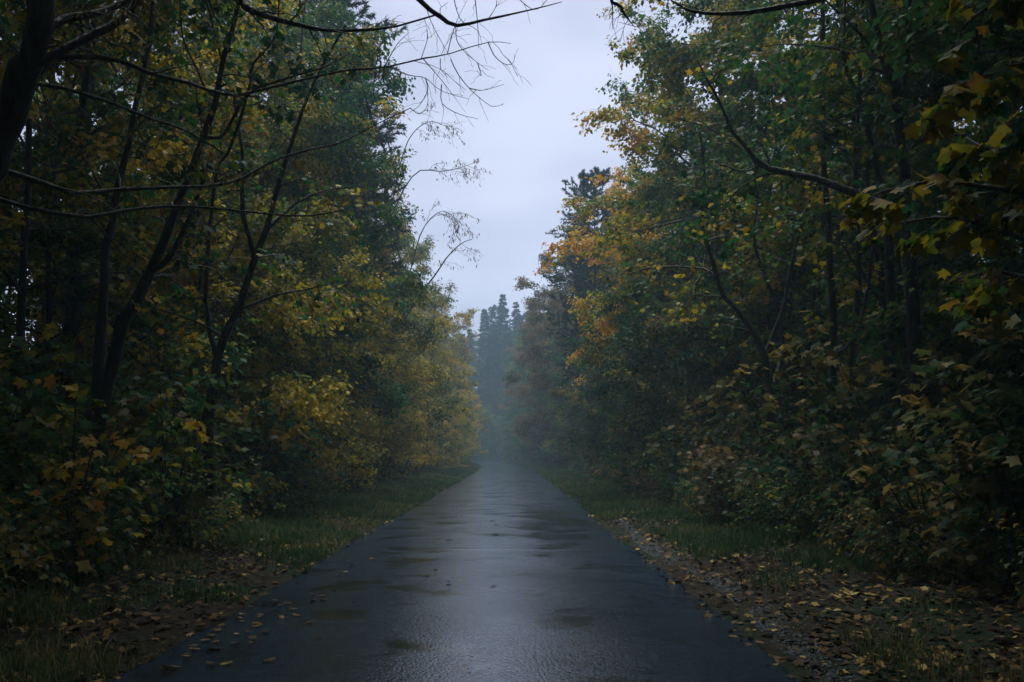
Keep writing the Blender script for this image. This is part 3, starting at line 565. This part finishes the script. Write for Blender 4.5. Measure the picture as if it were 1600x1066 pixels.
lm = [(spline(l[0], 14), np.interp(np.linspace(0, 1, 14), np.linspace(0, 1, len(l[1])), l[1])) for l in (b1, b2, b3, b5, b6, b7, b8)]
A, B = twigs(t, lm, 9, .75, rg, droop=.2, u0=.08)
sel = (B[:, 0, 0] < -1.25) & (rg.random(len(B)) < .5)
foliage(t, B[sel], 9, .085, LEAF_LANCE, M_WILLOW, rg, spread=.04, droop=1.1)

# willow-leaved twigs that hang out of the left wall against the sky
t = root_at('willow_tree', 'thin willow-leaved tree slanting out of the golden wall against the sky', 'tree')
w1 = limb(t, 'trunk', [('w', -8.4, 43.5, -.2), (520, 660, 43), (560, 590, 42.5), (611, 532, 42), (650, 470, 42.4), (680, 430, 42.5), (700, 400, 42.6), (722, 380, 42.7), (738, 374, 42.8)], .07, .012, 22)
w2 = limb(t, 'limb', [(615, 530, 42.2), (640, 430, 42.3), (660, 360, 42.4), (690, 330, 42.5), (715, 345, 42.5)], .035, .009, 14)
w3 = limb(t, 'limb', [(520, 640, 42.6), (570, 450, 42), (615, 330, 42), (650, 270, 42), (690, 268, 42), (720, 262, 42), (745, 253, 42)], .04, .009, 18)
w4 = limb(t, 'limb', [(610, 330, 42), (630, 240, 42), (648, 205, 42.1), (672, 190, 42.2), (690, 195, 42.2)], .03, .008, 12)
lm = [(spline(l[0], 12), np.interp(np.linspace(0, 1, 12), np.linspace(0, 1, len(l[1])), l[1])) for l in (w1, w2, w3, w4)]
A, B = twigs(t, lm, 8, 2.0, rg, droop=.3, u0=.5, rmin=.008)
foliage(t, B, 6, .18, LEAF_LANCE, M_WILLOW, rg, spread=.1, droop=1.3)

def bare_tree(name, label, main, r0, r1, limbs_, tw=(10, 1.1), fol=None, lmat=M_YGREEN, mat=M_BARK, n=20, seed=1, k=10):
    t = root_at(name, label, 'tree'); rg = np.random.default_rng(seed)
    m_ = limb(t, 'trunk', main, r0, r1, n, k, mat)
    ls = [m_] + [limb(t, 'limb', l[0], l[1], l[2], 14, 7, mat) for l in limbs_]
    lm = [(spline(l[0], 12), np.interp(np.linspace(0, 1, 12), np.linspace(0, 1, len(l[1])), l[1])) for l in ls]
    A, B = twigs(t, lm, tw[0], tw[1], rg, mat, u0=.3, rmin=.0035)
    foliage(t, B[rg.random(len(B)) < .6], 5 if fol is None else fol, .11, LEAF_MID, lmat, rg, spread=.08)
    return t
bare_tree('leaning_tree', 'dark trunk on the left slanting up towards the road, forked high up', [('w', -5.95, 12.6, -.2), (140, 740, 12.6), (169, 593, 12.6), (189, 512, 12.6), (216, 461, 12.5), (236, 424, 12.5), (263, 360, 12.5), (297, 270, 12.5), (317, 216, 12.5), (338, 152, 12.5), (348, 98, 12.5), (371, 17, 12.5), (385, -80, 12.5)], .10, .022,
    [([(317, 216, 12.5), (350, 210, 12.6), (385, 149, 12.7), (439, 125, 12.8), (507, 105, 13), (545, 84, 13.2)], .03, .008), ([(338, 152, 12.5), (322, 140, 12.4), (304, 100, 12.3), (286, 60, 12.2), (280, -20, 12.2)], .018, .009),
     ([(348, 98, 12.5), (335, 50, 12.4), (322, 0, 12.3)], .018, .01), ([(297, 270, 12.5), (350, 250, 12.6), (388, 145, 12.6), (395, 101, 12.6), (429, 61, 12.7), (436, 0, 12.7)], .028, .01), ([(236, 424, 12.5), (262, 405, 12.4), (300, 330, 12.4), (330, 240, 12.4)], .05, .02)], seed=3)
bare_tree('leaning_tree', 'slimmer dark trunk left of centre curving up to the right behind yellow leaves', [('w', -4.95, 16.3, -.2), (324, 690, 15.8), (331, 620, 15.8), (338, 566, 15.8), (351, 526, 15.8), (371, 485, 15.8), (398, 404, 15.8), (415, 360, 15.8), (432, 300, 15.8), (450, 240, 15.8), (470, 180, 15.8), (500, 110, 15.8), (540, 40, 15.8)], .10, .015,
    [([(338, 566, 15.8), (325, 500, 15.7), (322, 440, 15.7), (330, 330, 15.6), (345, 230, 15.6)], .05, .02), ([(371, 485, 15.8), (430, 462, 16), (480, 452, 16.2), (530, 440, 16.3)], .03, .008), ([(351, 526, 15.8), (300, 500, 15.5), (235, 480, 15.3)], .02, .008),
     ([(398, 404, 15.8), (380, 330, 15.6), (378, 240, 15.5), (365, 150, 15.5)], .05, .02), ([(415, 360, 15.8), (460, 320, 16), (500, 300, 16.2), (560, 290, 16.4)], .03, .008)], seed=4)
bare_tree('straight_tree', 'upright thin dark trunk between the corner trunk and the slanting one', [('w', -6.6, 14.2, -.2), (150, 640, 14), (158, 520, 14), (162, 440, 14), (165, 400, 14), (178, 330, 14), (185, 290, 14), (205, 210, 14), (215, 150, 14), (235, 60, 14), (242, -60, 14)], .085, .03,
    [([(178, 330, 14), (150, 280, 13.9), (120, 230, 13.8), (90, 200, 13.8)], .02, .007), ([(205, 210, 14), (235, 180, 14.1), (270, 165, 14.2)], .02, .007)], seed=5)
# right side
bare_tree('forked_tree', 'dark trunk forking in a V high on the right with a mossy bough bending left', [('w', 5.75, 14.4, -.2), (1432, 700, 14), (1428, 520, 14), (1422, 380, 14), (1415, 300, 14), (1411, 247, 14), (1401, 186, 14), (1398, 135, 14), (1384, 101, 14), (1374, 68, 14), (1360, 0, 14), (1352, -90, 14)], .12, .04,
    [([(1400, 160, 14), (1412, 125, 14), (1418, 68, 14), (1421, 0, 14), (1430, -90, 14)], .06, .03), ([(1418, 350, 14), (1370, 318, 14.2), (1330, 300, 14.4), (1280, 281, 14.6), (1229, 270, 14.8), (1190, 258, 15), (1168, 233, 15), (1144, 206, 15.1), (1124, 159, 15.2), (1108, 130, 15.2), (1090, 95, 15.3)], .085, .012),
     ([(1395, 118, 14), (1365, 108, 14.1), (1344, 98, 14.2), (1320, 81, 14.3), (1283, 73, 14.5), (1229, 69, 14.8), (1195, 73, 15)], .035, .008), ([(1190, 258, 15), (1160, 268, 15), (1128, 258, 15.1), (1100, 262, 15.2)], .02, .006),
     ([(1229, 270, 14.8), (1190, 275, 14.9), (1150, 300, 15), (1120, 345, 15)], .018, .006), ([(1384, 101, 14), (1350, 60, 13.9), (1310, 20, 13.8), (1270, -20, 13.8)], .025, .012)], seed=6, mat=M_BARK)
bare_tree('crooked_tree', 'thin crooked dark trunk just left of the forked trunk on the right', [('w', 5.9, 15.8, -.2), (1395, 640, 15.5), (1390, 460, 15.5), (1384, 340, 15.5), (1371, 263, 15.5), (1357, 209, 15.5), (1347, 169, 15.5), (1340, 149, 15.5), (1323, 111, 15.5), (1318, 60, 15.5), (1322, -40, 15.5)], .085, .02,
    [([(1347, 169, 15.5), (1310, 185, 15.6), (1270, 188, 15.7), (1235, 188, 15.8)], .02, .006), ([(1357, 209, 15.5), (1385, 170, 15.4), (1400, 190, 15.2), (1440, 205, 15)], .025, .007)], seed=7)
bare_tree('bowed_tree', 'bowed trunk right of the road bending left as it rises from a dark base', [('w', 5.1, 19.4, -.2), (1210, 760, 19), (1206, 680, 19), (1203, 610, 19), (1195, 559, 19), (1185, 532, 19), (1161, 495, 19), (1131, 461, 19), (1117, 418, 19), (1104, 377, 19), (1096, 330, 19), (1102, 270, 19), (1092, 200, 19)], .10, .018,
    [([(1131, 461, 19), (1110, 425, 19.2), (1060, 417, 19.5), (1010, 420, 20), (975, 432, 20.4)], .035, .008), ([(1195, 559, 19), (1225, 480, 19), (1240, 400, 19), (1262, 320, 19), (1300, 240, 19)], .06, .02), ([(1117, 418, 19), (1090, 440, 19.2), (1085, 480, 19.3)], .02, .008),
     ([(1203, 610, 19), (1222, 560, 19.3), (1215, 480, 19.4), (1180, 390, 19.5), (1185, 300, 19.5)], .06, .02)], seed=8)
bare_tree('leaning_pole_tree', 'fallen thin trunk leaning diagonally between the dark trunks on the right', [('w', 4.8, 24.3, -.1), (1140, 735, 24), (1168, 680, 24), (1188, 637, 24), (1222, 593, 24), (1263, 563, 24), (1296, 522, 24), (1327, 495, 24), (1350, 440, 24), (1375, 380, 24)], .10, .04,
    [([(1327, 495, 24), (1380, 487, 24), (1430, 485, 24), (1490, 470, 24)], .045, .018)], tw=(6, .8), seed=9)
bare_tree('upright_tree', 'straight dark trunk standing right of the fallen diagonal one', [('w', 5.6, 17.4, -.2), (1297, 720, 17), (1300, 640, 17), (1302, 560, 17), (1300, 480, 17), (1296, 380, 17), (1288, 250, 17), (1284, 90, 17), (1290, -60, 17)], .09, .04, [([(1302, 560, 17), (1338, 520, 17.1), (1360, 420, 17.2), (1368, 330, 17.3)], .04, .02)], seed=10)
bare_tree('upright_tree', 'second straight dark trunk close beside the one right of the fallen trunk', [('w', 6.1, 17.9, -.2), (1322, 740, 17.5), (1325, 640, 17.5), (1330, 560, 17.5), (1338, 500, 17.5), (1342, 400, 17.5), (1336, 280, 17.5), (1344, 120, 17.5), (1350, -60, 17.5)], .075, .03, [], seed=11)

t = root_at('overhanging_tree', 'tree off to the right whose thin bare boughs cross the top of the picture', 'tree')
limb(t, 'trunk', [('w', 6.6, 7.5, -.2), ('w', 6.5, 7.5, 4), ('w', 6.3, 7.6, 7), ('w', 6.2, 7.7, 10)], .13, .06, 14, 12)
o1 = limb(t, 'limb', [('w', 6.3, 7.6, 7), (1400, -60, 8.6), (1300, -8, 8.8), (1195, 15, 9), (1128, 22, 9.1), (1080, 17, 9.2), (1060, 7, 9.2), (1035, -8, 9.3)], .04, .006, 20)
o2 = limb(t, 'limb', [('w', 6.25, 7.6, 7.8), (1300, -250, 8.6), (1050, -120, 9), (958, -12, 9.3), (969, 10, 9.3), (980, 28, 9.3), (992, 43, 9.3)], .04, .003, 20)
A, B = twigs(t, [(spline(l[0], 14), np.interp(np.linspace(0, 1, 14), np.linspace(0, 1, len(l[1])), l[1])) for l in (o1, o2)], 6, .5, rg, droop=.2, u0=.4)

# near maple, upper right: large leaves close to the camera
t = root_at('near_maple_tree', 'nearest maple on the right with big yellow and green leaves hanging into the corner', 'tree')
limb(t, 'trunk', [('w', 5.6, 4.6, -.2), ('w', 5.5, 4.7, 2), ('w', 5.35, 4.8, 4), ('w', 5.3, 4.6, 7), ('w', 5.6, 4.3, 10)], .14, .06, 14, 12)
L_ = [limb(t, 'limb', p, .03, .006, 14, 7) for p in (
    [('w', 5.4, 4.75, 3.0), (1760, 330, 5.0), (1640, 310, 5.3), (1530, 290, 5.6), (1440, 285, 5.8), (1360, 305, 6.0)],
    [('w', 5.42, 4.75, 2.6), (1720, 400, 5.1), (1640, 385, 5.4), (1560, 360, 5.7), (1480, 340, 5.9), (1400, 350, 6.1)],
    [('w', 5.35, 4.8, 3.6), (1740, 150, 4.9), (1660, 110, 5.1), (1590, 100, 5.3), (1520, 130, 5.5), (1480, 170, 5.6)],
    [('w', 5.35, 4.8, 4.2), (1720, -30, 5), (1650, -20, 5.2), (1590, 0, 5.4), (1530, 20, 5.6), (1500, 50, 5.7)],
    [('w', 5.4, 4.75, 3.2), (1740, 260, 4.9), (1660, 230, 5.2), (1600, 225, 5.5), (1550, 235, 5.8), (1510, 215, 6.1)],
    [('w', 5.42, 4.75, 2.3), (1720, 470, 5.2), (1650, 450, 5.5), (1590, 430, 5.8), (1540, 425, 6.1), (1500, 440, 6.3)])]
A, B = twigs(t, L_, 6, .42, rg, flat=.4, droop=.3, u0=.3, per2=2)
TW = np.concatenate([spline_ for spline_ in [np.array([spline(a, 5) for a in A]), B]])
foliage(t, TW, 4, .125, LEAF_HI, M_NEAR, rg, spread=.035, droop=.55, n_obj=280)

def near_sapling(label, x, y, H, stems, n_obj, seed, name='maple_sapling', mat=M_NEAR, rad=1.3, group=None, size=.14, per=5):
    rg = np.random.default_rng(seed); t = root_at(name, label, 'sapling', group); n = 8; s = np.linspace(0, 1, n)
    az = rg.uniform(0, 6.28, stems); P = np.zeros((stems, n, 3)); o_ = rad * rg.uniform(.3, 1, stems)
    side = -np.sign(x)
    P[:, :, 0] = x + (np.cos(az) * o_ * .8 + side * .3)[:, None] * s ** 1.4; P[:, :, 1] = y + (np.sin(az) * o_)[:, None] * s ** 1.4; P[:, :, 2] = float(gz(x, y)) - .1 + (H * rg.uniform(.4, 1, stems))[:, None] * s
    Rr = np.maximum(.02 * (1 - .8 * s)[None] * np.ones((stems, 1)), .004)
    for k in range(stems):
        bf = Buf(); V, F = tubes(P[k:k + 1], Rr[k:k + 1], 6); bf.add(V, F); obj('stem', bf.mesh('stem', M_BARK), t)
    bf = Buf(); B2, R2 = grow(P, Rr, 9, rg, u0=.12, length=.75, ang=(55, 85), flat=.25, up=.05, n=5, droop=.25, lfall=.35)
    V, F = tubes(B2, np.maximum(R2, .0025), 3); bf.add(V, F); tag(obj('twigs', bf.mesh('twigs', M_BARK), t), kind='stuff')
    foliage(t, B2, per, size, LEAF_HI, mat, rg, spread=.04, droop=.45, n_obj=n_obj)
near_sapling('maple sapling at the lower left with pale drooping leaves, nearest to the camera', -5.1, 8.6, 1.7, 5, 110, 21, per=2, mat=M_UNDER)
near_sapling('taller yellow-green maple sapling on the left in front of the slanting trunk', -5.1, 11.3, 3.2, 8, 160, 22, mat=M_YGREEN)
near_sapling('bright yellow-green maple sapling left of the verge below the second trunk', -5.0, 14.2, 2.8, 9, 120, 23)
near_sapling('sapling at the far left edge with few brownish leaves in deep shade', -5.6, 9.9, 4.2, 5, 60, 24, per=2, mat=M_UNDER)
near_sapling('maple sapling with yellow leaves over the right verge, nearest to the camera', 4.9, 8.8, 1.5, 7, 150, 25, mat=M_UNDER)
near_sapling('spreading maple sapling with amber leaves on the right beyond the nearest sapling', 4.8, 11.2, 1.9, 8, 150, 26, mat=M_UNDER)
near_sapling('dull brown-leaved sapling on the right below the fallen diagonal trunk', 4.9, 14.4, 2.2, 9, 110, 27, mat=M_UNDER)

# fallen leaves lying on the asphalt
def road_z(x, y):
    u = (x - float(cx(y))) / HW; return .035 * (1 - u * u) + .012
LIT_MESH = []
for k in range(6):
    Vh, Fh = polar([0, 13, 24, 38, 50, 62, 84, 101, 118, 138, 180], np.array([1.0, .74, .58, .74, .96, .72, .52, .62, .70, .48, .36]) * rng.uniform(.85, 1.15, 11), curl=-.12 + .05 * k)
    LIT_MESH.append(mesh_np('fallen_leaf', Vh, [Fh], M_LITTER, np.full(len(Vh), .25 + .12 * k)))
def fallen(px, py, label, group, size=.1, dark=False):
    r = ray(px, py); Yd = -(CAMH - .03) / r[2]; x, y = r[0] * Yd, Yd
    o = bpy.data.objects.new('fallen_leaf', LIT_MESH[0 if dark else int(rng.integers(1, 6))]); link(o)
    u = abs(x - float(cx(y))) - HW
    o.location = (x, y, road_z(x, y) if u < 0 else float(gz(x, y)) + .02); o.rotation_euler = (rng.normal() * .12, rng.normal() * .12, rng.uniform(0, 6.28)); o.scale = (size,) * 3
    tag(o, label, 'fallen leaf', group)
for px, py, s_, lb in ((770, 815, .15, 'small dark leaf, upper one of the pair in the middle of the road'), (776, 822, .14, 'small dark leaf, lower one of the pair in the middle of the road'), (769, 836, .16, 'dark curled leaf just below the pair in the middle of the road'),
                       (702, 842, .13, 'single dark leaf on the road left of the middle ones'), (698, 912, .09, 'dark leaf on the wet road before the seam, left one'), (768, 918, .08, 'dark leaf on the wet road before the seam, right one')):
    fallen(px, py, lb, None, s_, True)
fallen(1216, 1020, 'pale yellow leaf on the right edge of the asphalt near the camera', None, .15)
fallen(1300, 1018, 'pale yellow leaf on the gravel right of the asphalt near the camera', None, .16)
fallen(338, 1012, 'yellow leaf on the left side of the asphalt near the camera', None, .14)
fallen(275, 1040, 'tan leaf lying lowest on the left side of the asphalt', None, .14)
for k in range(60):
    v = rng.random(); py = 868 + 170 * v; ed = 527 - (py - 865) * 1.75
    fallen(ed + abs(rng.normal()) * 75 + 8, py, 'small pale leaf scattered on the left side of the wet asphalt', 'small pale leaves on the left side of the asphalt', rng.uniform(.05, .085))
for k in range(26):
    py = rng.uniform(790, 1060); fallen(rng.uniform(560, 1000), py, 'tiny leaf fragment scattered over the middle of the wet asphalt', 'leaf fragments on the middle of the asphalt', rng.uniform(.02, .035), k % 2)

# ------------------------------------------------------------------ verges: grass, litter, gravel
def scatter(n, y0, y1, d0, d1, side, rg, ypow=1.6):
    y = y0 + (y1 - y0) * rg.random(n) ** ypow; d = d0 + (d1 - d0) * rg.random(n)
    x = cx(y) + side * (HW + d); return x, y
def grass():
    rg = np.random.default_rng(5); bf = Buf()
    for side, n, d1 in ((-1, 150000, 2.9), (1, 130000, 2.7)):
        x, y = scatter(n, 6, 130, -.03, d1, side, rg, 2.1)
        d = np.abs(x - cx(y)) - HW
        patch = np.sin(x * 1.1 + y * .7) + np.sin(y * 1.9 - x * 2.3) + np.sin(x * 3.1 + 1.7 * y) * .6
        keep = (patch + rg.normal(size=n) > np.where(y < 10, 2.2, np.where(y < 14, .9, -1.3))) & (d > (np.where(y < 22, .75, .10) if side > 0 else .05) + .10 * rg.normal(size=n))
        x, y, d = x[keep], y[keep], d[keep]; K = len(x)
        h = rg.uniform(.02, .12, K) ** 1.0 * (.7 + .6 * np.clip(.5 + .4 * patch[keep], 0, 1)) * (1 + .6 * np.clip(d / 2, 0, 1)) * (1 + .004 * y); wd = .003 + .00035 * y
        a = rg.uniform(0, 6.28, K); ln = rg.uniform(.1, .8, K) * h
        b = np.stack([x, y, gz(x, y) - .01], 1); sd_ = np.stack([np.sin(a), -np.cos(a), 0 * a], 1) * wd[:, None]
        tp = b + np.stack([np.cos(a) * ln, np.sin(a) * ln, h], 1)
        mid = b + np.stack([np.cos(a) * ln * .3, np.sin(a) * ln * .3, h * .6], 1)
        V = np.stack([b - sd_, b + sd_, mid + sd_ * .8, mid - sd_ * .8, tp], 1).reshape(-1, 3)
        i = np.arange(K)[:, None] * 5
        bf.add(V, i + np.array([[0, 1, 2, 3]]), None); bf.f.setdefault(3, []).append((i + np.array([[3, 2, 4]])) + bf.n - len(V))
        bf.t[-1] = np.repeat(np.clip(rg.normal(size=K) * .22 + .45, 0, 1), 5)
    return bf.mesh('grass', M_GRASS, False)
tag(obj('grass', grass()), 'damp green grass on the verges on both sides of the road', 'grass', kind='stuff')
def litter():
    rg = np.random.default_rng(6); bf = Buf()
    for side, n, d1, y1, tm in ((-1, 15000, 5.5, 22, LEAF_MID), (1, 14000, 5.5, 24, LEAF_MID), (-1, 9000, 5.0, 90, LEAF_LOW), (1, 9000, 5.0, 90, LEAF_LOW)):
        x, y = scatter(n, 4.5, y1, -.05, d1, side, rg, 1.5)
        d = np.abs(x - cx(y)) - HW
        k = rg.random(n) < (np.where(d < .5, .45, 1) * (1 if tm is LEAF_MID else .5)); x, y, d = x[k], y[k], d[k]; K = len(x)
        p = np.stack([x, y, gz(x, y) + .012 + .05 * rg.random(K) ** 2], 1)
        p[:, 2] = np.where(d < .06, .01, p[:, 2])
        a = rg.uniform(0, 6.28, K); dr = np.stack([np.cos(a), np.sin(a), rg.normal(size=K) * .25], 1)
        nr = np.stack([rg.normal(size=K) * .35, rg.normal(size=K) * .35, np.ones(K)], 1)
        V, F, T = leaves(tm, p, dr, nr, rg.uniform(.03, .095, K), rg.random(K) ** 1.4); bf.add(V, F, T)
    return bf.mesh('leaf_litter', M_LITTER, False)
tag(obj('leaf_litter', litter()), 'brown and yellow leaf litter lying along both verges', 'leaf litter', kind='stuff')
def gravel():
    rg = np.random.default_rng(8); bf = Buf()
    n = 5000; y = 5 + 17 * rg.random(n) ** 1.2; d = .28 + np.abs(rg.normal(size=n)) * .22 + .0 * y + .1 * np.sin(y * .7)
    x = cx(y) + HW + d
    o_ = np.array([[1, 0, 0], [0, 1, 0], [-1, 0, 0], [0, -1, 0], [0, 0, .7], [0, 0, -.7]]); f_ = np.array([[0, 1, 4], [1, 2, 4], [2, 3, 4], [3, 0, 4]])
    sc = rg.uniform(.005, .018, n); a = rg.uniform(0, 6.28, n); j = rg.uniform(.6, 1.3, (n, 6, 1))
    q = o_[None] * j; c, s = np.cos(a)[:, None], np.sin(a)[:, None]
    q = np.stack([q[..., 0] * c - q[..., 1] * s, q[..., 0] * s + q[..., 1] * c, q[..., 2]], -1) * sc[:, None, None]
    V = (np.stack([x, y, gz(x, y) + .003], 1)[:, None] + q).reshape(-1, 3); F = (f_[None] + (np.arange(n) * 6)[:, None, None]).reshape(-1, 3)
    bf.add(V, F); return bf.mesh('gravel', plain_mat('pale_gravel', (.035, .045, .055), .7), False)
tag(obj('gravel', gravel()), 'pale wet gravel strip along the right edge of the asphalt', 'gravel', kind='stuff')

# ------------------------------------------------------------------ haze
def haze():
    x0, x1, y0, y1, z0, z1 = -302, 302, -62, 322, -2.0, 44
    V = np.array([[x, y, z] for z in (z0, z1) for y in (y0, y1) for x in (x0, x1)])
    F = np.array([[0, 2, 3, 1], [4, 5, 7, 6], [0, 1, 5, 4], [2, 6, 7, 3], [0, 4, 6, 2], [1, 3, 7, 5]])
    m, t, o = mat_new('haze'); v = N(t, 'ShaderNodeVolumePrincipled'); v.inputs['Color'].default_value = (.62, .84, 1, 1)
    v.inputs['Density'].default_value = HAZE_DENSITY; v.inputs['Anisotropy'].default_value = .2; t.links.new(v.outputs[0], o.inputs['Volume'])
    me = mesh_np('haze', V, [F], m); tag(obj('haze', me), 'thin bluish haze filling the forest road', kind='stuff')
haze()
